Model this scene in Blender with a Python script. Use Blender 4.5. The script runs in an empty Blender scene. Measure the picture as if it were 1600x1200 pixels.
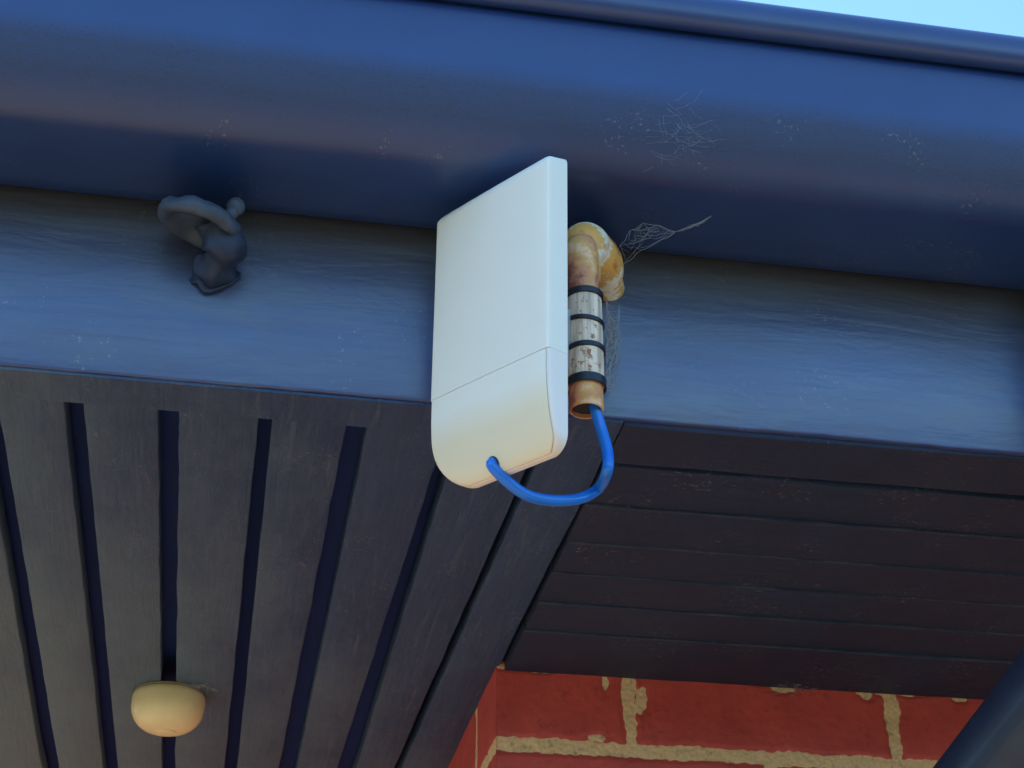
import bpy, bmesh, math, random
from mathutils import Vector, Matrix, noise
random.seed(7)
S = bpy.context.scene
COL = S.collection
R = math.radians

# ---------------------------------------------------------------- camera
F = 2560.0
CAMP = Vector((0.0, -0.955, 1.75))
VX = Vector((0.98411684, -0.08839918, -0.15394687))      # world axes in camera space
VY = Vector((-0.17750375, -0.50243146, -0.84620036))
VZ = Vector((-0.00254433, 0.86008616, -0.51014245))
cd = bpy.data.cameras.new("camera")
cam = bpy.data.objects.new("camera", cd)
COL.objects.link(cam)
cam.matrix_world = Matrix.Translation(CAMP) @ Matrix((VX, VY, VZ)).to_4x4()
cd.sensor_width = 36.0
cd.lens = 36.0 * F / 1600.0
cd.clip_start = 0.02
cd.clip_end = 3000.0
cd.dof.use_dof = True
cd.dof.focus_distance = 1.12
cd.dof.aperture_fstop = 40.0
S.camera = cam

def project(p):
    d = Vector(p) - CAMP
    c = Vector((VX.x*d.x + VY.x*d.y + VZ.x*d.z, VX.y*d.x + VY.y*d.y + VZ.y*d.z, VX.z*d.x + VY.z*d.y + VZ.z*d.z))
    return 800 + F*c.x/-c.z, 600 - F*c.y/-c.z

# ---------------------------------------------------------------- sky and sun
SUN_EL, SUN_AZ = R(46), R(-58)           # azimuth measured from +Y towards +X: behind the house, a little left
w = bpy.data.worlds.new("World"); S.world = w; w.use_nodes = True
nt = w.node_tree; nt.nodes.clear()
sky = nt.nodes.new("ShaderNodeTexSky"); sky.sky_type = 'NISHITA'; sky.sun_disc = False
sky.sun_elevation = SUN_EL; sky.sun_rotation = SUN_AZ
sky.air_density = 1.0; sky.dust_density = 0.15; sky.ozone_density = 2.2; sky.altitude = 100
bg = nt.nodes.new("ShaderNodeBackground"); bg.inputs[1].default_value = 0.15
wo = nt.nodes.new("ShaderNodeOutputWorld")
tint = nt.nodes.new("ShaderNodeMix"); tint.data_type = 'RGBA'; tint.blend_type = 'MULTIPLY'; tint.inputs[0].default_value = 1.0
tint.inputs[7].default_value = (.73, .92, .93, 1)      # deeper, more cyan blue as in the photograph
nt.links.new(sky.outputs[0], tint.inputs[6]); nt.links.new(tint.outputs[2], bg.inputs[0]); nt.links.new(bg.outputs[0], wo.inputs[0])
sd = bpy.data.lights.new("sun", 'SUN'); sd.energy = 2.0; sd.angle = R(0.5); sd.color = (1.0, 0.90, 0.72)
sun = bpy.data.objects.new("sun", sd); COL.objects.link(sun)
to_sun = Vector((math.sin(SUN_AZ)*math.cos(SUN_EL), math.cos(SUN_AZ)*math.cos(SUN_EL), math.sin(SUN_EL)))
sun.rotation_euler = to_sun.to_track_quat('Z', 'Y').to_euler()
S.view_settings.view_transform = 'Standard'
S.view_settings.look = 'None'
S.view_settings.gamma = 1.0
S.view_settings.exposure = 1.76
S.render.engine = 'CYCLES'
S.cycles.filter_width = 1.5
S.cycles.max_bounces = 10
S.cycles.diffuse_bounces = 6

# ---------------------------------------------------------------- material helper
class NT:
    def __init__(s, name):
        s.m = bpy.data.materials.new(name); s.m.use_nodes = True
        s.t = s.m.node_tree; s.b = s.t.nodes["Principled BSDF"]
        s.co = s.t.nodes.new("ShaderNodeTexCoord").outputs["Object"]
    def n(s, typ, **kw):
        nd = s.t.nodes.new(typ)
        for k, v in kw.items(): setattr(nd, k, v)
        return nd
    def l(s, a, b): s.t.links.new(a, b)
    def map(s, scale=(1,1,1), rot=(0,0,0), loc=(0,0,0)):
        m = s.n("ShaderNodeMapping"); m.inputs["Scale"].default_value = scale
        m.inputs["Rotation"].default_value = rot; m.inputs["Location"].default_value = loc
        s.l(s.co, m.inputs[0]); return m.outputs[0]
    def noise(s, scale, detail=6, rough=.6, vec=None, dist=0):
        x = s.n("ShaderNodeTexNoise"); x.inputs["Scale"].default_value = scale
        x.inputs["Detail"].default_value = detail; x.inputs["Roughness"].default_value = rough
        x.inputs["Distortion"].default_value = dist
        s.l(vec or s.co, x.inputs["Vector"]); return x.outputs["Fac"]
    def ramp(s, fac, stops):
        r = s.n("ShaderNodeValToRGB"); e = r.color_ramp.elements
        while len(e) < len(stops): e.new(.5)
        for q, (p, c) in zip(e, stops):
            q.position = p; q.color = (*c, 1) if len(c) == 3 else c
        s.l(fac, r.inputs[0]); return r.outputs[0]
    def mask(s, fac, a, b):
        m = s.n("ShaderNodeMapRange"); m.inputs[1].default_value = a; m.inputs[2].default_value = b
        m.clamp = True; s.l(fac, m.inputs[0]); return m.outputs[0]
    def mix(s, fac, a, b, mode='MIX'):
        m = s.n("ShaderNodeMix", data_type='RGBA', blend_type=mode)
        if isinstance(fac, (int, float)): m.inputs[0].default_value = fac
        else: s.l(fac, m.inputs[0])
        for i, v in ((6, a), (7, b)):
            if isinstance(v, tuple): m.inputs[i].default_value = (*v, 1)
            else: s.l(v, m.inputs[i])
        return m.outputs[2]
    def math(s, op, a, b=0.0):
        m = s.n("ShaderNodeMath", operation=op)
        for i, v in ((0, a), (1, b)):
            if isinstance(v, (int, float)): m.inputs[i].default_value = v
            else: s.l(v, m.inputs[i])
        return m.outputs[0]
    def base(s, c):
        if isinstance(c, tuple): s.b.inputs["Base Color"].default_value = (*c, 1)
        else: s.l(c, s.b.inputs["Base Color"])
    def rough(s, r):
        if isinstance(r, (int, float)): s.b.inputs["Roughness"].default_value = r
        else: s.l(r, s.b.inputs["Roughness"])
    def bump(s, h, strength=.5, dist=.001):
        b = s.n("ShaderNodeBump"); b.inputs["Strength"].default_value = strength
        b.inputs["Distance"].default_value = dist
        s.l(h, b.inputs["Height"])
        s.l(b.outputs[0], s.b.inputs["Normal"])

def sep(M, axis):
    x = M.n("ShaderNodeSeparateXYZ"); M.l(M.co, x.inputs[0]); return x.outputs[axis]

def mat_gutter():
    M = NT("gutter_paint")
    dust = M.noise(480, 4, .75); patch = M.noise(14, 5, .6)
    c = M.mix(M.mask(patch, .35, .7), (.012, .037, .152), (.017, .048, .18))
    # fine pale dust and grime spots
    z = sep(M, 2)
    low = M.math('MULTIPLY', M.mask(z, 2.509, 2.490), M.mask(z, 2.449, 2.468))
    sp = M.math('MULTIPLY', M.mask(dust, .54, .62), M.mask(M.noise(35, 4, .6), .35, .6))
    dusty = M.math('MULTIPLY', low, M.math('ADD', .42, M.math('MULTIPLY', sp, .50)))
    c = M.mix(dusty, c, (.060, .056, .060))
    sel = M.mask(M.math('ADD', M.noise(16, 3, .5), M.math('MULTIPLY', M.mask(sep(M, 0), .30, .50), .10)), .60, .68)
    spot = M.math('MULTIPLY', M.math('MULTIPLY', M.mask(M.noise(300, 3, .8), .60, .65), sel), M.mask(z, 2.497, 2.485))
    c = M.mix(M.math('MULTIPLY', spot, .7), c, (.22, .22, .24))
    M.base(c)
    M.rough(M.math('ADD', M.math('MULTIPLY', dusty, .5), M.math('ADD', .34, M.math('MULTIPLY', patch, .14))))
    M.b.inputs["Specular IOR Level"].default_value = .55
    M.l(M.math('SUBTRACT', .55, M.math('MULTIPLY', dusty, 1.2)), M.b.inputs["Coat Weight"]); M.b.inputs["Coat Roughness"].default_value = .33
    M.bump(M.math('ADD', M.math('MULTIPLY', M.math('MULTIPLY', M.noise(420, 4, .7), M.math('ADD', low, .12)), 1.3), M.math('MULTIPLY', M.noise(22, 3, .5), .9)), .6, .0010)
    return M.m
def mat_fascia():
    M = NT("fascia_paint")
    g = M.noise(60, 8, .65, M.map((.10, 1, 1)), 1.2)
    fine = M.noise(400, 4, .6, M.map((.15, 1, 1)))
    patch = M.noise(9, 5, .6, M.map((.6, 1, 1.4)))
    c = M.mix(M.mask(g, .3, .75), (.021, .042, .158), (.031, .058, .19))
    z = sep(M, 2)
    grime = M.math('MULTIPLY', M.mask(M.math('ADD', z, M.math('MULTIPLY', patch, .05)), 2.385, 2.46), .95)
    c = M.mix(grime, c, (.048, .045, .050))
    c = M.mix(M.math('MULTIPLY', M.mask(M.noise(22, 6, .65, M.map((.35, 1, 1)), 1.0), .48, .66), .55), c, (.060, .072, .115))
    spot = M.math('MULTIPLY', M.mask(M.noise(210, 3, .8), .61, .66), M.mask(M.noise(13, 2, .5), .54, .62))
    c = M.mix(M.math('MULTIPLY', spot, .35), c, (.35, .35, .37))
    M.base(c)
    M.rough(M.mask(patch, -.2, 1.6))
    M.b.inputs["Specular IOR Level"].default_value = .8
    M.b.inputs["Coat Weight"].default_value = .6; M.b.inputs["Coat Roughness"].default_value = .28
    h = M.math('ADD', M.math('MULTIPLY', g, .45), M.math('MULTIPLY', M.noise(38, 5, .6, M.map((.35, 1, 1)), .9), .9))
    h = M.math('ADD', h, M.math('MULTIPLY', M.noise(16, 4, .55, M.map((.25, 1, 1.6)), 1.0), 1.6))
    M.bump(h, .36, .0022)
    return M.m
def mat_timber(name, a, b, along, pale=(.10, .11, .10), amt=.5, shine=.5):
    M = NT(name)
    sc = (1, .07, 1) if along == 'y' else (.06, 1, 1)
    g = M.noise(130, 8, .7, M.map(sc), .8)
    rough_p = M.noise(45, 6, .65)
    c = M.mix(M.mask(g, .3, .7), a, b)
    dn = M.math('ADD', M.math('MULTIPLY', M.noise(9, 6, .7, M.map((1, .5, 1))), .45), .27)
    if along == 'y':      # mildew and dust, plus stronger bounce light on the left painted as a gradient
        dn = M.math('ADD', dn, M.math('SUBTRACT', M.math('MULTIPLY', sep(M, 1), .28), M.math('MULTIPLY', sep(M, 0), .8)))
        dn = M.math('SUBTRACT', dn, .10)
    d = M.math('MULTIPLY', M.mask(dn, .40, .78), amt)
    c = M.mix(d, c, pale)
    spot = M.math('MULTIPLY', M.mask(M.noise(250, 3, .8), .60, .65), M.mask(M.noise(17, 2, .5), .50, .62))
    c = M.mix(M.math('MULTIPLY', spot, .55), c, (.22, .22, .21))
    if along == 'y':
        stk = M.mask(M.noise(210, 5, .7, M.map((1, .05, 1)), .5), .56, .66)
        c = M.mix(M.math('MULTIPLY', stk, .38), c, (.12, .15, .20))
    if along == 'x':      # paler tone on the proud paint ridges at the joints
        ed = M.n("ShaderNodeAttribute", attribute_name="edge").outputs["Fac"]
        c = M.mix(M.math('MULTIPLY', ed, M.mask(M.noise(22, 5, .7), .40, .62)), c, (.045, .056, .088))
    M.base(c); M.rough(M.math('ADD', shine, M.math('MULTIPLY', rough_p, .2)))
    h = M.math('ADD', M.math('MULTIPLY', g, .7), M.math('MULTIPLY', rough_p, .9))
    h = M.math('ADD', h, M.math('MULTIPLY', M.noise(300, 4, .7), .35))
    M.bump(h, .85, .0022)
    return M.m
def mat_plain(name, col, rough=.5, bscale=300, bs=.15, var=.15, metal=0, coat=0):
    M = NT(name)
    p = M.noise(40, 5, .6)
    d = tuple(x*(1-var) for x in col)
    M.base(M.mix(M.mask(p, .3, .7), d, col)); M.rough(rough)
    M.b.inputs["Metallic"].default_value = metal; M.b.inputs["Coat Weight"].default_value = coat
    M.bump(M.noise(bscale, 3, .5), bs, .0004)
    return M.m
def mat_rust(name, pale, mid, dark, shift=0.0):
    M = NT(name)
    p = M.noise(44, 4, .5, None, .5); q = M.noise(260, 6, .7)
    f = M.math('ADD', M.math('MULTIPLY', p, .72), M.math('MULTIPLY', q, .28))
    c = M.ramp(f, [(.34+shift, dark), (.42+shift, mid), (.50+shift, (.72, .40, .12)), (.56+shift, pale)])
    c = M.mix(M.mask(q, .66, .76), c, (.09, .035, .02))
    M.base(c); M.rough(.55); M.bump(M.math('ADD', q, p), .5, .0006)
    return M.m
def mat_sleeve():
    M = NT("weathered_white_sleeve")
    q = M.noise(170, 6, .7); st = M.noise(140, 4, .6, M.map((1, 1, .06)))
    c = M.mix(M.mask(st, .50, .62), (.93, .74, .60), (.52, .40, .30))
    c = M.mix(M.mask(q, .55, .62), c, (.32, .15, .07))
    M.base(c); M.rough(.6); M.bump(st, .5, .0008)
    return M.m
def mat_brick():
    M = NT("brick_and_mortar")
    at = M.n("ShaderNodeAttribute", attribute_name="mortar").outputs["Fac"]
    p = M.noise(24, 5, .6); q = M.noise(380, 5, .7); st = M.noise(90, 6, .7)
    red = M.mix(M.mask(p, .3, .7), (.56, .072, .064), (.74, .100, .086))
    red = M.mix(M.math('MULTIPLY', M.mask(st, .56, .72), .45), red, (.20, .035, .034))
    red = M.mix(M.math('MULTIPLY', M.mask(q, .70, .76), .4), red, (.45, .22, .17))
    mo = M.mix(M.mask(q, .35, .68), (.84, .52, .28), (.98, .69, .42))
    mo = M.mix(M.math('MULTIPLY', M.mask(st, .55, .68), .75), mo, (.30, .24, .15))
    c = M.mix(M.mask(at, .35, .6), red, mo)
    M.base(c)
    M.rough(M.math('ADD', .55, M.math('MULTIPLY', at, .35)))
    M.bump(M.math('ADD', M.math('MULTIPLY', q, .5), st), .5, .001)
    return M.m
def mat_ground():
    M = NT("ground_paving_and_lawn")
    x = sep(M, 0); y = sep(M, 1)
    p = M.noise(1.3, 8, .6); q = M.noise(30, 6, .7)
    pave = M.mix(q, (.34, .26, .16), (.46, .36, .22))
    lawn = M.mix(p, (.03, .06, .02), (.07, .10, .035))
    c = M.mix(M.mask(y, -4.0, -4.3), pave, lawn)
    c = M.mix(M.mask(M.math('ABSOLUTE', x), 5, 5.4), c, lawn)
    M.base(c); M.rough(.9); M.bump(q, .5, .01)
    return M.m

MG = mat_gutter(); MF = mat_fascia()
MS = mat_timber("slat_paint", (.017, .044, .112), (.031, .070, .160), 'y', (.15, .22, .26), .9)
MB = mat_timber("board_paint", (.004, .017, .058), (.007, .025, .082), 'x', (.06, .06, .08), .35, .6)
MV = mat_plain("void_paint", (.014, .05, .24), .8)
MROOF = mat_plain("roof_sheet_paint", (.03, .04, .07), .5)
MDP = mat_plain("downpipe_paint", (.018, .026, .056), .42, 120, .5, .3, 0, .15)
MWHITE = mat_plain("white_plastic", (.95, .87, .77), .42, 900, .05, .02)
MWHITE2 = mat_plain("white_plastic_shell", (.95, .83, .78), .45, 900, .05, .02)
MSEAM = mat_plain("seam_shadow_rubber", (.05, .05, .05), .8)
MSEAM2 = mat_plain("seam_line", (.30, .27, .22), .8)  # thin darker line along the cover joint
MBLUE = mat_plain("blue_cable_jacket", (.004, .19, .78), .32, 200, .1, .12, 0, .2)
MTIE = mat_plain("black_nylon", (.010, .013, .024), .4, 300, .2)
MRUST = mat_rust("rusty_elbow", (.95, .84, .68), (.84, .40, .09), (.40, .12, .04), .02)
MRUST2 = mat_rust("rusty_pipe", (.88, .54, .34), (.66, .27, .14), (.28, .08, .06), .04)
MDARKP = mat_plain("pipe_bore", (.03, .025, .025), .9)
MSLV = mat_sleeve()
MBR = mat_brick(); MGR = mat_ground()
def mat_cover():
    M = NT("white_plastic_cover_warm_bounce")
    f = M.mask(M.math('ADD', sep(M, 2), M.math('MULTIPLY', M.noise(30, 3, .5), .008)), -.158*.9916+.006, -.176*.9916+.002)  # warm ground bounce painted into the plastic, creamier towards the bottom
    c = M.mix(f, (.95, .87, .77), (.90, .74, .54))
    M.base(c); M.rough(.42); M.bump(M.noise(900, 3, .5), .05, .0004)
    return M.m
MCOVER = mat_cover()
MCREAM = mat_plain("cream_glass", (.98, .80, .46), .38, 60, .05, .10, 0, .3)
MCREAM2 = mat_plain("cream_ring", (.42, .30, .16), .5)
MWEB = mat_plain("web_silk", (.34, .37, .42), .7)
MBOLT = mat_plain("painted_iron", (.075, .098, .155), .6, 160, 1.0, .6)
MBOLT2 = mat_plain('painted_iron_shaded', (.022, .036, .085), .6, 160, 1.0, .5)  # same paint as the head, with the shank's shading put into the colour
MBRKT = mat_plain("galvanised_bracket", (.35, .36, .37), .5)

# ---------------------------------------------------------------- object helpers
def obj(name, verts, faces, mat, parent=None, smooth=False, bevel=0.0, auto=None):
    me = bpy.data.meshes.new(name); me.from_pydata([tuple(v) for v in verts], [], faces); me.update()
    bm = bmesh.new(); bm.from_mesh(me); bmesh.ops.recalc_face_normals(bm, faces=bm.faces); bm.to_mesh(me); bm.free()
    o = bpy.data.objects.new(name, me); COL.objects.link(o)
    me.materials.append(mat)
    if smooth:
        for p in me.polygons: p.use_smooth = True
        if auto: me.set_sharp_from_angle(angle=R(auto))
    if bevel:
        b = o.modifiers.new("bevel", 'BEVEL'); b.width = bevel; b.segments = 2; b.limit_method = 'ANGLE'
    if parent: o.parent = parent
    return o
def tag(o, label=None, cat=None, group=None, kind=None):
    if label: o["label"] = label
    if cat: o["category"] = cat
    if group: o["group"] = group
    if kind: o["kind"] = kind
    return o
def thing(name, label, cat, group=None, loc=(0, 0, 0)):
    o = bpy.data.objects.new(name, None); o.empty_display_size = .05; COL.objects.link(o); o.location = loc
    return tag(o, label, cat, group)
class Geo:
    def __init__(s): s.v = []; s.f = []
    def add(s, v, f):
        k = len(s.v); s.v += [Vector(p) for p in v]; s.f += [tuple(i+k for i in q) for q in f]; return s
    def box(s, x0, x1, y0, y1, z0, z1):
        return s.add([(x0,y0,z0),(x1,y0,z0),(x1,y1,z0),(x0,y1,z0),(x0,y0,z1),(x1,y0,z1),(x1,y1,z1),(x0,y1,z1)],
                     [(0,3,2,1),(4,5,6,7),(0,1,5,4),(1,2,6,5),(2,3,7,6),(3,0,4,7)])
    def loft(s, rings, closed=True, caps=True):
        k = len(s.v); n = len(rings[0])
        for r in rings: s.v += [Vector(p) for p in r]
        for i in range(len(rings)-1):
            for j in range(n if closed else n-1):
                a = k+i*n+j; b = k+i*n+(j+1) % n
                s.f.append((a, b, b+n, a+n))
        if caps:
            s.f.append(tuple(k+j for j in range(n))[::-1]); s.f.append(tuple(k+(len(rings)-1)*n+j for j in range(n)))
        return s
    def tube(s, pts, rad, n=16, caps=True):
        pts = [Vector(p) for p in pts]; rings = []
        t0 = (pts[1]-pts[0]).normalized(); up = Vector((0, 0, 1)) if abs(t0.z) < .9 else Vector((1, 0, 0))
        u = (up - t0*up.dot(t0)).normalized()
        for i, p in enumerate(pts):
            t = (pts[min(i+1, len(pts)-1)]-pts[max(i-1, 0)]).normalized()
            u = (u - t*u.dot(t)).normalized(); v = t.cross(u)
            r = rad[i] if isinstance(rad, (list, tuple)) else rad
            rings.append([p+(u*math.cos(a)+v*math.sin(a))*r for a in [2*math.pi*k/n for k in range(n)]])
        return s.loft(rings, True, caps)
    def make(s, name, mat, parent=None, **k): return obj(name, s.v, s.f, mat, parent, **k)
def bez(P, n=10):
    """Catmull-Rom through points"""
    P = [Vector(p) for p in P]; out = []
    for i in range(len(P)-1):
        a = P[max(i-1, 0)]; b = P[i]; c = P[i+1]; d = P[min(i+2, len(P)-1)]
        for k in range(n):
            t = k/n
            out.append(.5*((2*b)+(c-a)*t+(2*a-5*b+4*c-d)*t*t+(3*b-a-3*c+d)*t**3))
    out.append(P[-1]); return out

# ---------------------------------------------------------------- ground
g = Geo(); g.add([(-1500,-1500,0),(1500,-1500,0),(1500,1500,0),(-1500,1500,0)], [(0,1,2,3)])
tag(g.make("ground", MGR), kind="structure")

def horizon_blocker():  # unseen rise added behind the camera to block the bright horizon sky
    G = Geo(); n = 120; rows = []
    for (rad, hh) in ((16, -.2), (18, 1.6), (22, 3.2), (30, 4.6), (60, 6.0), (160, 10), (170, -1)):
        row = []
        for i in range(n+1):
            a = R(-200+220*i/n)
            k = 1+.35*noise.noise(Vector((math.cos(a)*3, math.sin(a)*3, rad*.1)))+.18*noise.noise(Vector((math.cos(a)*14, math.sin(a)*14, rad*.3)))
            row.append((math.cos(a)*rad, math.sin(a)*rad, hh*(k if hh > 0 else 1)))
        rows.append(row)
    return G.loft(rows, False, False)
tag(horizon_blocker().make("horizon_blocker", mat_plain("horizon_blocker_dull_green", (.055, .060, .035), .95, 3, .8, .5), smooth=True), kind="structure")

XL, XR = -1.25, 2.2
ZF = 2.3062
# ---------------------------------------------------------------- roof (above and behind the gutter)
g = Geo(); g.box(-1.35, 5.0, -.055, .04, 2.585, 2.60)
sl = math.tan(R(18))
g.add([(-1.35,.04,2.6),(5,.04,2.6),(5,5,2.6+4.96*sl),(-1.35,5,2.6+4.96*sl),(-1.35,.04,2.585),(5,.04,2.585),(5,5,2.585+4.96*sl),(-1.35,5,2.585+4.96*sl)],
      [(0,1,2,3),(7,6,5,4),(0,4,5,1),(2,6,7,3),(1,5,6,2),(0,3,7,4)])
g.box(-1.35, 5.0, 4.9, 4.98, 0, 4.1)
tag(g.make("roof", MROOF), "dark roof sheeting rising behind the gutter, above the soffit", "roof")

# ---------------------------------------------------------------- fascia board
def fascia():
    nx = 260; rows = []
    for i in range(nx+1):
        x = XL + (XR-XL)*i/nx
        w1 = .0010*noise.noise(Vector((x*9, 0, 3))) + .0006*noise.noise(Vector((x*60, 2, 3)))
        w2 = .0008*noise.noise(Vector((x*6, 5, 1)))
        c = .0018
        pr = [(w2, ZF+c+w1), (w2+.0006, ZF+.0006+w1), (w2+c, ZF+w1), (.0225, ZF+w1*.5), (.0225, 2.59), (w2, 2.59), (w2, 2.48), (w2*.8, 2.40)]
        rows.append([(x, y, z) for y, z in pr])
    return Geo().loft(rows)
tag(fascia().make("fascia_board", MF, smooth=True, auto=35),
    "blue painted timber fascia board running along the eave under the gutter", "fascia board")

# ---------------------------------------------------------------- gutter
gt = thing("gutter", "dark blue metal roof gutter with rounded dusty underside along the eave", "gutter", loc=(0, -.003, 2.447))
def gprofile():
    P = [(-.002, 2.56), (-.002, 2.449), (-.0045, 2.447)]
    for k in range(6): P.append((-.015-.010*k, 2.447+.0*k))
    for k in range(13):
        a = R(90*k/12); P.append((-.076-.039*math.sin(a), 2.500-.053*math.cos(a)))
    P += [(-.115, 2.515), (-.115, 2.53), (-.115, 2.553), (-.1148, 2.568)]
    return P
P = gprofile(); nx = 150; rows = []
for i in range(nx+1):
    x = XL + (XR-XL)*i/nx
    d = .0007*noise.noise(Vector((x*5, 1, 1)))
    rows.append([(x, y + d, z + .0006*noise.noise(Vector((x*4, y*30, z*30)))) for y, z in P])
go = Geo().loft(rows, closed=False, caps=False).make("trough", MG, gt, smooth=True)
so = go.modifiers.new("solid", 'SOLIDIFY'); so.thickness = .0008; so.offset = 0
rows = []
for i in range(nx+1):
    x = XL + (XR-XL)*i/nx
    rows.append([(x, -.1205+.0105*math.cos(a), 2.5745+.0155*math.sin(a)) for a in [2*math.pi*k/20 for k in range(20)]])
Geo().loft(rows).make("rolled_lip", MG, gt, smooth=True)
for c in gt.children: c.matrix_parent_inverse = Matrix.Translation(-Vector(gt.location))

# ---------------------------------------------------------------- slatted soffit (left) : slats run away from the fascia
ZS = 2.306
k2 = (ZS-1.75)/(2.293-1.75)     # plane is a little higher than the one the widths were read on
def yy(y): return (.955+y)*k2-.955
ss = thing("slatted_soffit", "grey painted timber slats with dark gaps, left of the brick wall", "soffit")
front = [(-.245,-.1785),(-.1670,-.1240),(-.1112,-.0626),(-.0488,.0038),(.0130,.0631),(.0772,.1312),(.1400,.1960),(.2015,.2462)]
back  = [(-.245,-.1885),(-.1710,-.1246),(-.1092,-.0625),(-.0484,.0036),(.0170,.0611),(.0798,.1227),(.1426,.1829),(.1910,.2395)]
x = -.245
while x > XL+.1:
    front.insert(0, (x-.0625, x-.013)); back.insert(0, (x-.0625, x-.013)); x -= .0625
front = [(a, b) for a, b in front]
front[len(front)-8] = (front[-8][0], front[-8][1])
def slat(f, b, seed):
    rows = []; n = 70; y0, y1 = .0397, 1.94
    for i in range(n+1):
        t = (i/n)**1.6; y = y0+(y1-y0)*t; s = min(1, max(0, y-.04)/.78)
        a = (f[0]+(b[0]-f[0])*s)*k2; c = (f[1]+(b[1]-f[1])*s)*k2
        e1 = .0009*noise.noise(Vector((y*22, seed, 1))) + .0004*noise.noise(Vector((y*110, seed, 1)))
        e2 = .0009*noise.noise(Vector((y*22, seed, 7))) + .0004*noise.noise(Vector((y*110, seed, 7)))
        z = ZS + .0008*noise.noise(Vector((seed*3.3, y*3, 0)))
        q = .0014
        rows.append([(a+e1+q, y, z), (c+e2-q, y, z), (c+e2-.0003, y, z+.0005), (c+e2, y, z+q), (c+e2, y, z+.018), (a+e1, y, z+.018), (a+e1, y, z+q), (a+e1+.0003, y, z+.0005)])
    return Geo().loft(rows)
for i, (f, b) in enumerate(zip(front, back)):
    slat(f, b, i*1.7).make("slat", MS, ss, smooth=True, auto=30)
# trim strip closing the gaps at the fascia end, dark lining behind the slats, batten across their backs
Geo().box(XL, .2462*k2, .0025, .0375, ZF-.0022, ZF-.0002).make("end_strip", MS, ss)
Geo().box(XL, .30, .028, 1.94, ZS+.030, ZS+.036).make("lining", MV, ss)
Geo().box(XL, .2462*k2, .0375, .0395, ZF-.0022, ZS+.0185).make('end_trim', MS, ss)

# ---------------------------------------------------------------- boarded soffit (right) : boards run along the wall
bs = thing("boarded_soffit", "dark painted soffit boards running parallel to the fascia, above the brick wall", "soffit")
ys = [(.0235,.0375,-.0016),(.0445,.1052,-.0004),(.1056,.1696,-.0011),(.1700,.2283,-.0016),(.2287,.2882,-.0013),(.2886,.3488,-.0021),(.3492,.4485,-.0027)]
def board(y0, y1, dz, seed, x0):
    rows = []; n = 90
    for i in range(n+1):
        x = x0+(XR-x0)*(i/n)**1.4
        e1 = .0006*noise.noise(Vector((x*14, seed, 2))); e2 = .0006*noise.noise(Vector((x*14, seed, 9)))
        sg = .0013*noise.noise(Vector((x*2.2, seed*1.3, 4)))+.0004*noise.noise(Vector((x*20, seed*1.3, 4)))
        z = ZS+dz+sg; q = .0022
        rg = .35+1.3*max(0, .45+noise.noise(Vector((x*7, seed*2.1, 8))))
        rows.append([(x, yy(y0)+e1+.0034, z), (x, yy(y1)+e2-.0004, z), (x, yy(y1)+e2-.0001, z+.0003), (x, yy(y1)+e2, z+.0006), (x, yy(y1)+e2, z+.014), (x, yy(y0)+e1, z+.014), (x, yy(y0)+e1, z+.0016), (x, yy(y0)+e1+.0003, z-.0006*rg), (x, yy(y0)+e1+.0012, z-.0013*rg), (x, yy(y0)+e1+.0024, z-.0010*rg)])
    return Geo().loft(rows)
def edge_attr(o, n, ids):
    at_ = o.data.attributes.new("edge", 'FLOAT', 'POINT')
    at_.data.foreach_set("value", [1.0 if (k % n) in ids else 0.0 for k in range(len(o.data.vertices))])
for i, (a, b, dz) in enumerate(ys):
    x0 = .2475*k2 + .0008*(i % 2)
    if i == 0: a = -.0187
    bo = board(a, b, dz, i*2.1, x0).make("board", MB, bs, smooth=True, auto=50)
    if i > 1: edge_attr(bo, 10, (7, 8, 9))
Geo().box(.3005, XR, .0229, .46, ZS+.016, ZS+.022).make("lining", MV, bs)

# ---------------------------------------------------------------- brick wall with a fine front face
YW = yy(.4475); XC = .2396*k2
KW = (YW+.955)/(.455+.955)
BZ = [1.75+(2.2300-1.75)*KW, 1.75+(2.2175-1.75)*KW]        # bed joint top / bottom (front)
def wnoise(x, z, s): return noise.noise(Vector((x*s, z*s, 3.1*s)))
def joints(z):      # distance-like mask helpers
    pass
PERP = {0: [.3660*KW, .6220*KW, .8880, 1.143], 1: [.5070, .7600, 1.012, 1.265]}
def mortar_mask(x, z, plane=0):
    n1 = wnoise(x, z, 60)*.0016 + wnoise(x, z, 170)*.0017 + wnoise(x+7, z, 22)*.0012
    course_h = .0865
    t = (z - (BZ[1]+BZ[0])/2)/course_h
    ci = math.floor(t); dz = min(t-ci, ci+1-t)*course_h
    if t - round(t) == 0: dz = 0
    d = dz - .0068 - n1
    par = ci % 2
    js = PERP[par] if plane == 0 else [.118+.24*k+(.12 if par else 0) for k in range(-2, 9)]
    for j in js:
        d = min(d, abs(x-j+wnoise(0, z, 30)*.0015)-.0062-n1*1.1)
    return d          # <0 mortar
def at(u, v, y):
    c = Vector((u-800, 600-v, -F))
    d = Vector((VX.dot(c), VY.dot(c), VZ.dot(c)))
    t = (y-CAMP.y)/d.y; return CAMP+d*t
blobs = []
for u, v, a, b in ((800,1043,26,4),(840,1048,16,3),(946,1066,5,11),(1003,1088,9,17),(1000,1100,8,14),(935,1153,14,5),(1222,1076,18,6),(1215,1072,28,3),
                   (1360,1078,26,4),(1352,1084,12,7),(1378,1082,10,5),(1250,1066,8,4),(1262,1062,6,4),(1290,1059,20,2.5),(1420,1086,16,2.5),(1460,1083,26,3),(1500,1092,14,4),(1400,1110,7,20)):
    q = at(u, v, YW); blobs.append((q.x, q.z, a*.00061, b*.00064))
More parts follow.
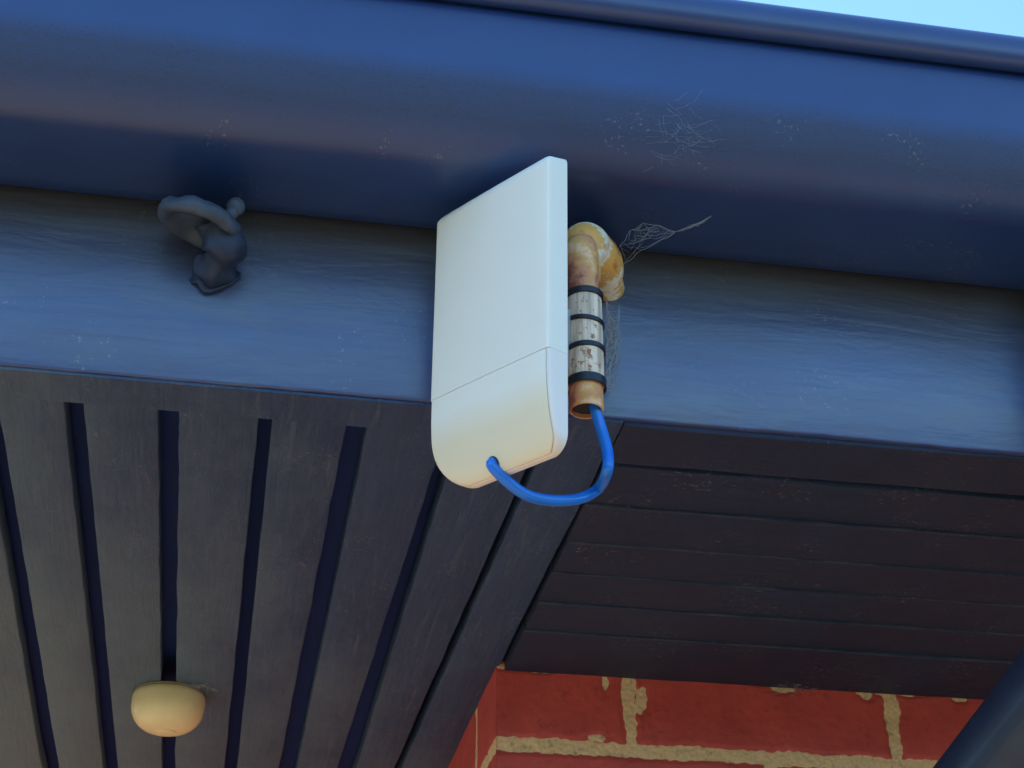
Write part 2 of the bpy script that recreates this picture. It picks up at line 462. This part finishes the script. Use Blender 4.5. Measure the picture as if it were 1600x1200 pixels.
def wall_patch(G, att, plane):
    if plane == 0: a0, a1, z0, z1, st = XC, .86, 2.12, 2.312, .00115
    else: a0, a1, z0, z1, st = YW, 1.1, 2.0, 2.312, .0028
    na = int((a1-a0)/st); nz = int((z1-z0)/st); k = len(G.v)
    for j in range(nz+1):
        z = z0+(z1-z0)*j/nz
        for i in range(na+1):
            a = a0+(a1-a0)*i/na
            d = mortar_mask(a if plane == 0 else a-YW, z, plane)
            if plane == 0:
                for bx, bz, rx, rz in blobs:
                    q = math.hypot((a-bx)/rx, (z-bz)/rz)-1+.5*wnoise(a, z, 150)
                    d = min(d, q*.0035)
            m = max(0.0, min(1.0, .5-d/.0018))
            h = (1-m)*(.0006*wnoise(a, z, 25)+.0002*wnoise(a, z, 140)) + m*(-.0010+.0008*wnoise(a, z, 80)+.0006*wnoise(a, z, 260))
            # arris rounding of the brick
            e = max(0.0, min(1.0, d/.004)); h -= (1-e)*.0010*(1-m)
            if (i == 0 and j >= 0): h = 0 if m < .5 else h*.5
            if plane == 0: G.v.append(Vector((a, YW-h, z)))
            else: G.v.append(Vector((XC-h, a, z)))
            att.append(m)
    n = na+1
    for j in range(nz):
        for i in range(na):
            q = k+j*n+i; G.f.append((q, q+1, q+n+1, q+n))
def brick_wall():
    G = Geo(); att = []
    wall_patch(G, att, 0); wall_patch(G, att, 1)
    def bx(m, *a):
        k = len(G.v); G.box(*a); att.extend([m]*(len(G.v)-k))
    # mortar cores below and beside the fine faces, then plain bricks on them
    bx(1, XC+.002, .86, YW+.003, YW+.10, 0, 2.119)
    bx(1, .8605, XR, YW+.003, YW+.10, 0, 2.312)
    bx(1, XC+.003, XC+.09, YW+.102, 1.95, 0, 1.999)
    bx(1, XC+.003, XC+.09, 1.102, 1.95, 2.0, 2.312)
    bx(1, -1.35, XC+.09, 1.952, 2.05, 0, 2.40)
    bx(1, XC+.004, .86, YW+.006, YW+.10, 2.1195, 2.312)
    ch = .0865; zm = (BZ[0]+BZ[1])/2
    for c in range(-26, 2):
        z0 = zm+c*ch+.0055; z1 = z0+ch-.011
        off = 0 if c % 2 == 0 else .1265
        x = XC+.0 - (.1265 if off else 0)
        while x < XR-.05:
            x0 = max(x, XC); x1 = min(x+.242, XR)
            if z1 < 2.119 or x0 > .8605:
                if x1-x0 > .03 and z1 < 2.312: bx(0, x0, x1-.0, YW, YW+.02, max(z0, .01), z1)
            x += .253
        y = YW+.0 - (.12 if off else 0)
        while y < 1.9:
            y0 = max(y, YW+.021); y1 = min(y+.230, 1.94)
            if (z1 < 1.999) or (y0 > 1.1 and z1 < 2.312):
                if y1-y0 > .03: bx(0, XC, XC+.02, y0, y1, max(z0, .01), z1)
            y += .24
        x = -1.35
        while x < XC-.1:
            if z1 < 2.39: bx(0, x, min(x+.23, XC-.001), 1.949, 1.97, max(z0, .01), z1)
            x += .24
    o = G.make("brick_wall", MBR, smooth=True, auto=40)
    at = o.data.attributes.new("mortar", 'FLOAT', 'POINT'); at.data.foreach_set("value", att)
    return o
tag(brick_wall(), "red painted brick wall corner with ragged tan mortar below the boarded soffit", "brick wall")

# ---------------------------------------------------------------- downpipe (right edge)
dp = thing("downpipe", "dark blue round downpipe slanting across the lower right corner", "downpipe")
path = [(.618,-.058,2.4475),(.618,-.058,2.38),(.618,-.058,2.30),(.618,-.055,2.245),(.614,-.040,2.215)]
path2 = bez([(.618,-.058,2.4465),(.618,-.058,2.36),(.618,-.058,2.27),(.612,-.045,2.215),(.565,.06,2.140),(.50,.205,2.04),(.44,.34,1.945),(.420,.395,1.90),(.418,.408,1.84),(.418,.408,1.2),(.418,.408,.1)], 8)
DPR = .036
Geo().tube(path2, DPR, 40).make("pipe", MDP, dp, smooth=True, auto=50)
Geo().tube([(.618,-.058,2.332),(.618,-.058,2.29)], DPR+.0022, 40).make("joint_collar", MDP, dp, smooth=True, auto=50)
for z in (1.5, .5):
    g = Geo().tube([(.418,.408,z),(.418,.408,z+.03)], DPR+.002, 32)
    g.make("bracket", MDP, dp, smooth=True, auto=50)

# ---------------------------------------------------------------- cream dome light
LQ = at(265, 1083, 0); _d = LQ-CAMP; _t = (ZS-CAMP.z)/_d.z; LX, LY = CAMP.x+_d.x*_t, CAMP.y+_d.y*_t
dl = thing("dome_light", "small cream dome light fixed under the grey slats, lower left", "ceiling light")
def lathe(G, c, prof, n=40, axis=None):
    rings = []
    for r, h in prof: rings.append([(c[0]+r*math.cos(2*math.pi*k/n), c[1]+r*math.sin(2*math.pi*k/n), c[2]+h) for k in range(n)])
    return G.loft(rings)
prof = [(.0325, 0), (.0345, -.002), (.0353, -.006), (.0352, -.012)]
for k in range(1, 12):
    a = R(80*k/11); prof.append((.0352*math.cos(a)**.72, -.012-.0265*math.sin(a)))
prof = prof[:-1] + [(.0105, -.0378), (.0102, -.0388), (.001, -.0392)]
lathe(Geo(), (LX, LY, ZS-.0015), prof).make("diffuser", MCREAM, dl, smooth=True, auto=50)
lathe(Geo(), (LX, LY, ZS-.0002), [(.0335, 0), (.0335, -.0014), (.001, -.0014)]).make("base_plate", MCREAM2, dl)
lathe(Geo(), (LX, LY, ZS-.0015-.0386), [(.0085, 0), (.0080, -.0006), (.0070, -.0010), (.001, -.0010)]).make("end_cap", MCREAM, dl, smooth=True, auto=40)

# ---------------------------------------------------------------- the antenna
SC = .9916
ANT = CAMP + SC*(Vector((.18982965, -.118, 2.42841231)) - CAMP)
MA = Matrix.Translation(ANT) @ (Matrix.Rotation(-1.02144, 4, 'Z') @ Matrix.Rotation(.06102, 4, 'X') @ Matrix.Rotation(.08984, 4, 'Y'))
W = .11596*SC; T = .01685*SC; H = .2065*SC; VS = .1402*SC
an = thing("wifi_antenna", "white rectangular outdoor wireless antenna with rounded bottom, strapped to the rusty pipe", "antenna")
an.matrix_world = MA
RBL, RBR, RT = .036, .013, .0035
def inset(v, RB):
    if v < RT: return RT - math.sqrt(max(0, RT**2-(RT-v)**2))
    if v > H-RB: return RB - math.sqrt(max(0, RB**2-(v-(H-RB))**2))
    return 0
V0 = .150*SC
def depth(v):
    if v < RT: return T-.0022*(1-v/RT)
    if v <= V0: return T
    t = min(1, (v-V0)/(H-V0)); return .0028+(T-.0028)*math.sqrt(max(0, 1-t**1.9))
def aslice(v, dd=0.0, gi=0.0, yb=0.0, rr=.0022):
    x0 = -W+inset(v, RBL)+gi; x1 = -inset(v, RBR)-gi; D = depth(v)+dd
    r = min(rr, D*.45, (x1-x0)*.3)
    P = [(x0, yb)]
    for k in range(6):
        a = R(90*k/5); P.append((x0+r-r*math.cos(a), -D+r-r*math.sin(a)))
    # gently crowned front face
    for k in range(1, 8): P.append((x0+r+(x1-x0-2*r)*k/8, -D-.0004*math.sin(math.pi*k/8)))
    for k in range(6):
        a = R(90*k/5); P.append((x1-r+r*math.sin(a), -D+r-r*math.cos(a)))
    P.append((x1, yb))
    lift = .004 * max(0.0, 1-v/.012)
    return [(x, y, -v + lift*(y+T)/T) for x, y in P]
def arange(a, b, n): return [a+(b-a)*i/n for i in range(n+1)]
vs = [0, .0004, .001, .002, RT] + arange(.006, VS-.0005, 12) + [VS-.0001]
Geo().loft([aslice(v) for v in vs]).make("housing", MWHITE, an, smooth=True, auto=38)
e = H-.0002
vb = [VS+.0001] + arange(VS+.004, V0, 3)[:-1] + [H-(H-V0)*(1-math.sin(R(90*k/30))) for k in range(30)]
vb = [v for v in vb if v < e]+[e]
Geo().loft([aslice(v, -.0009, 0) for v in vb]).make("back_shell", MWHITE2, an, smooth=True, auto=38)
vc = [VS+.0006] + arange(VS+.004, V0, 3)[:-1] + [v for v in vb if v > V0 and v < H-.0009]+[H-.0009]
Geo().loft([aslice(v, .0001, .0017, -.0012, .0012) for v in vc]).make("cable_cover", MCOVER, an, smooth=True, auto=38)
Geo().loft([aslice(v, -.0012, .001) for v in (VS-.0006, VS+.0012)]).make("seam_gasket", MSEAM, an)
def seam(side):
    pts = []
    for v in [VS+.001] + [q for q in vb if q > VS+.002 and q < H-.0012]:
        x0 = -inset(v, RBR)-.0016 if side else -W+inset(v, RBL)+.0016
        pts.append((x0, -depth(v)-.00002, -v))
    return pts
Geo().tube(seam(True), .00014, 6).make("cover_seam", MSEAM2, an)
# cable port on the curved underside
best = None
for i in range(60):
    for j in range(60):
        xx = -W+W*i/60; v = V0+(H-.002-V0)*j/60
        p = MA @ Vector((xx, -depth(v), -v)); u = project(p); q = math.hypot(u[0]-773, u[1]-724)
        if best is None or q < best[0]: best = (q, xx, v)
_, hx, hv = best
hp = Vector((hx, -depth(hv), -hv))
hn = Vector((0, -(hv-V0)*.6, -.02)).normalized()   # rough outward normal
tn = (Vector((hx, -depth(hv+.001), -hv-.001))-Vector((hx, -depth(hv-.001), -hv+.001))).normalized()
hn = Vector((1, 0, 0)).cross(tn); hn = -hn if hn.z > 0 else hn
G = Geo(); G.tube([hp-hn*.001, hp+hn*.0006], .0052, 24)
G.make("port_grommet", MSEAM, an, smooth=True, auto=40)
# clamp block between the back of the antenna and the pipe
PX, PY = .2117, -.060
PR = .0113
PC = Vector((PX, PY))
def local(p): return MA.inverted() @ Vector(p)
lp = local((PX, PY, 2.33))
G = Geo(); G.box(-.085, -.026, -.0002, .007, -.135, -.075); G.box(-.075, -.0345, .008, lp.y-PR*.60, -.128, -.082)
G.make("clamp_block", MBRKT, an, bevel=.0012)

# ---------------------------------------------------------------- rusty pipe
rp = thing("rusty_pipe", "short rusty galvanised pipe elbowing out of the fascia behind the white antenna", "pipe")
ZB, ZT = 2.2745, 2.4165
ex, ey = .2435-PX, .003-PY
dr = Vector((ex, ey, 0)).normalized(); Lr = math.hypot(ex, ey)
rb = .0165; off = .004
arc = [Vector((PX, PY, ZT-.040))+dr*off, Vector((PX, PY, ZT-.028))+dr*off]
for k in range(15):
    a = R(90*k/14); arc.append(Vector((PX, PY, ZT-rb-.001)) + dr*(off+rb-rb*math.cos(a)) + Vector((0, 0, rb*math.sin(a))))
side_ = Vector((dr.y, -dr.x, 0))
arc += [Vector((PX, PY, ZT-.001-q))+dr*t+side_*o_ for t, o_, q in ((.026, .0020, 0), (.032, .0036, 0), (.038, .0044, 0), (.045, .0042, 0), (.052, .0030, 0), (.060, .0012, 0), (Lr+.004, 0, 0))]
rad = [.0108, .0118] + [.0124+.0040*math.sin(R(90*min(1, k/6))) for k in range(15)] + [.0163, .0161, .0157, .0150, .0142, .0135, .0130]
G = Geo().tube(arc, rad, 36)
o = G.make("elbow", MRUST, rp, smooth=True, auto=60)
def ring_tube(z0, z1, ro, ri, n=32):
    rings = []
    for r, z in ((ri, z0), (ri+.0004, z0-.0001), (ro-.0004, z0-.0001), (ro, z0+.0006), (ro, z1), (ri, z1), (ri, z0)):
        rings.append([(PX+r*math.cos(2*math.pi*k/n), PY+r*math.sin(2*math.pi*k/n), z) for k in range(n)])
    return Geo().loft(rings, True, False)
Geo().tube([(PX, PY, ZT-.046)] + [(PX-dr.x*.002, PY-dr.y*.002, ZT-.006-q) for q in (.0125, .008, .004, .0013, 0)], [.0109, .0118, .0114, .0100, .0066, .002], 32).make("domed_end", MRUST2, rp, smooth=True, auto=60)
ring_tube(ZB, ZT-.034, PR, PR-.0017).make("tube", MRUST2, rp, smooth=True, auto=50)
Geo().tube([(PX, PY, ZB+.003), (PX, PY, ZB+.06)], PR-.0015, 28).make("bore_shade", MDARKP, rp)  # dark insert painted for the shade inside the open pipe
ring_tube(2.2920, 2.3605, PR+.0011, PR-.0004).make("sleeve", MSLV, rp, smooth=True, auto=50)

# ---------------------------------------------------------------- cable ties round pipe and clamp block
def tie(zc, h, label, tilt, th=.0010):
    h *= .82
    # belt path round the pipe and back to the block, in plan
    nrm = (MA.to_3x3() @ Vector((0, -1, 0))); nrm.z = 0; nrm.normalize()      # towards the antenna
    sd_ = Vector((-nrm.y, nrm.x, 0)); r = PR+.0013; c = Vector((PX, PY, zc))
    P = []
    n = 40
    for k in range(n):
        a = 2*math.pi*k/n; P.append(c - nrm*(r*math.cos(a)) + sd_*(r*math.sin(a)))
    out = []; rings = []
    for i, p in enumerate(P):
        a = P[i-1]; b = P[(i+1) % len(P)]; t = (b-a).normalized(); o_ = Vector((t.y, -t.x, 0))
        if o_.dot(p-c) < 0: o_ = -o_
        dz = tilt*(p-c).dot(sd_)/r*.004
        rings.append([p+Vector((0, 0, dz-h/2)), p+o_*th+Vector((0, 0, dz-h/2+.0003)), p+o_*th+Vector((0, 0, dz+h/2-.0003)), p+Vector((0, 0, dz+h/2))])
    rings.append(rings[0])
    o = Geo().loft(rings, True, False).make("cable_tie", MTIE, smooth=True, auto=40)
    return tag(o, label, "cable tie", "cable ties round the rusty pipe")
tie(2.3605, .0060, "topmost black cable tie, just under the rusty elbow", .2)
tie(2.3400, .0042, "second black cable tie from the top, tilted across the pale sleeve", -.35)
tie(2.3180, .0046, "third black cable tie down, across the middle of the pale sleeve", .2)
tie(2.2930, .0080, "lowest and widest black cable tie, above the orange rusty pipe end", .1)

# ---------------------------------------------------------------- blue cable
h0 = MA @ hp; hd = (MA.to_3x3() @ hn)
y0 = h0.y
pts = [h0-hd*.004, h0+hd*.002, at(789, 749, y0+.001), at(822, 773, y0+.006), at(862, 782, y0+.012), at(905, 779, y0+.018), at(935, 763, y0+.024), at(949, 735, PY-.004), at(949, 705, PY-.001), at(940, 672, PY+.001)]
pts += [Vector((PX+.0045, PY-.001, ZB+.006)), Vector((PX+.002, PY, ZB+.03))]
tag(Geo().tube(bez(pts, 8), .0037, 20).make("network_cable", MBLUE, smooth=True),
    "bright blue network cable looping from the antenna's underside up into the rusty pipe", "cable")

# ---------------------------------------------------------------- painted-over bolt on the fascia
def lump(o, amp, sc, seed):
    for v in o.data.vertices:
        p = v.co; n = noise.noise_vector(p*sc+Vector((seed, 0, 0)))
        n2 = noise.noise_vector(p*sc*3+Vector((seed, 5, 0)))
        v.co = p + n*amp + n2*amp*.35
bt = thing("painted_bolt", "old lumpy painted-over bolt with a tilted round head sticking out of the fascia", "bolt")
hc = at(312, 347, -.030)
base = at(334, 428, .001)
mid1 = at(340, 412, -.012); mid2 = at(350, 388, -.022)
stem = Geo().tube(bez([base, base+Vector((0, -.005, .001)), mid1, mid2, hc+Vector((.010, 0, .001))], 7), [ .0165-.0030*min(1, k/12)+.0020*math.sin(k*.6+1) for k in range(29)], 28)
so_ = stem.make("shank", MBOLT2, bt, smooth=True)
lump(so_, .0032, 95, 3)
G = Geo(); rings = []
prof = [(.001, .0020), (.012, .0012), (.0185, -.0018), (.0220, -.0056), (.0262, -.0066), (.0292, -.0040), (.0300, .0010), (.0275, .0050), (.020, .0070), (.009, .0080), (.001, .0080)]
Mh = Matrix.Translation(hc) @ Matrix.Rotation(R(14), 4, 'Y') @ Matrix.Rotation(R(9), 4, 'X')
for r, h in prof: rings.append([Mh @ Vector((r*math.cos(2*math.pi*k/48), r*.9*math.sin(2*math.pi*k/48), h)) for k in range(48)])
G.loft(rings)
ho = G.make("head", MBOLT, bt, smooth=True); lump(ho, .0022, 80, 9)
bp = at(368, 323, -.036)
G = Geo(); rings = [[bp+Vector((.0062*math.sin(R(a))*math.cos(2*math.pi*k/20), .0062*math.sin(R(a))*math.sin(2*math.pi*k/20), .0068*math.cos(R(a)))) for k in range(20)] for a in range(4, 180, 16)]
G.loft(rings); G.tube([bp, at(356, 345, -.034)], [.005, .0042], 14)
no = G.make("nub", MBOLT, bt, smooth=True); lump(no, .0010, 150, 5)

# ---------------------------------------------------------------- cobwebs
def web(label, starts, seed, depthfn, n_links=40, r=.00012, wob=.002):
    rnd = random.Random(seed); G = Geo()
    nodes = [depthfn(*p) for p in starts]
    def strand(a, b, k=6, rr=r):
        L = (b-a).length; P = []
        for i in range(k+1):
            t = i/k; p = a.lerp(b, t); s = math.sin(math.pi*t)
            P.append(p+Vector((rnd.uniform(-1, 1), rnd.uniform(-1, 1), rnd.uniform(-1, 1)))*wob*s*min(1, L*30)+Vector((0, 0, -L*.06*s)))
        G.tube(P, rr, 4)
    return G, nodes, strand, rnd
def finish(G, label, group=None):
    return tag(G.make("cobweb", MWEB), label, "cobweb", group)
GR = "cobwebs under the eave"
# 1 web from elbow out to the right
G, N, strand, rnd = web("", [], 1, at)
line_hi = [at(968,385,-.035), at(985,360,-.04), at(1005,348,-.045), at(1030,352,-.05), at(1055,362,-.055), at(1085,352,-.07), at(1112,337,-.085)]
line_lo = [at(975,412,-.03), at(1000,392,-.04), at(1030,376,-.05), at(1055,362,-.055)]
for L in (line_hi, line_lo):
    for a, b in zip(L, L[1:]): strand(a, b, 4, .00014)
for k in range(40):
    a = rnd.choice(line_hi[:5]).lerp(rnd.choice(line_hi[:5]), rnd.random()); b = rnd.choice(line_lo).lerp(rnd.choice(line_hi[1:4]), rnd.random())
    strand(a, b, 6, .00008)
for k in range(12):
    a = line_hi[4].lerp(line_hi[5], rnd.random()); b = line_hi[5].lerp(line_hi[6], rnd.random()); strand(a, b, 5, .00013)
finish(G, "wispy grey cobweb stretched from the rusty elbow towards the right", GR)
# 2 web down the right side of the ties
G, N, strand, rnd = web("", [], 2, at)
side = [(947,470),(950,500),(948,530),(947,560),(946,590),(946,610)]
outp = [(968,478),(966,505),(970,535),(962,560),(968,585),(952,612)]
A = [at(u, v, PY+.012) for u, v in side]; B = [at(u, v, -.012) for u, v in outp]
for a, b in zip(B, B[1:]): strand(a, b, 6, .00022)
for k in range(110): strand(rnd.choice(A).lerp(rnd.choice(A), .5*rnd.random()), rnd.choice(B).lerp(rnd.choice(B), .5*rnd.random()), 6, .00017)
finish(G, "tangled cobweb hanging beside the cable ties, right of the pipe", GR)
# 3 faint web on gutter underside
G, N, strand, rnd = web("", [], 3, at)
for k in range(70):
    u = rnd.gauss(1070, 26); v = rnd.gauss(212, 20)
    a = at(u, v, -.1185+.0*k); a.y = min(a.y, -.1185); b = a+Vector((rnd.gauss(0, .009), 0, rnd.gauss(0, .007))); strand(a, b, 6, .00005)
finish(G, "faint cobweb clinging to the gutter's rounded edge, upper right of the antenna", GR)
# 4 tuft by the dome light
G, N, strand, rnd = web("", [], 4, at)
for k in range(40):
    c = Vector((LX+.024+rnd.gauss(0, .007), LY-.030+rnd.gauss(0, .004), ZS-.0012)); strand(c, c+Vector((rnd.gauss(0, .006), rnd.gauss(0, .003), -abs(rnd.gauss(0, .003)))), 5, .00016)
finish(G, "small cobweb tuft at the rim of the cream dome light", GR)
# 5 wisp where soffit meets the brick
G, N, strand, rnd = web("", [], 5, at)
for k in range(26):
    c = Vector((.534+rnd.gauss(0, .008), YW-.004-abs(rnd.gauss(0, .004)), ZS-.002-abs(rnd.gauss(0, .006)))); strand(c, c+Vector((rnd.gauss(0, .006), rnd.gauss(0, .002), rnd.gauss(0, .004))), 5, .00016)
finish(G, "thin cobweb where the dark soffit boards meet the red bricks", GR)
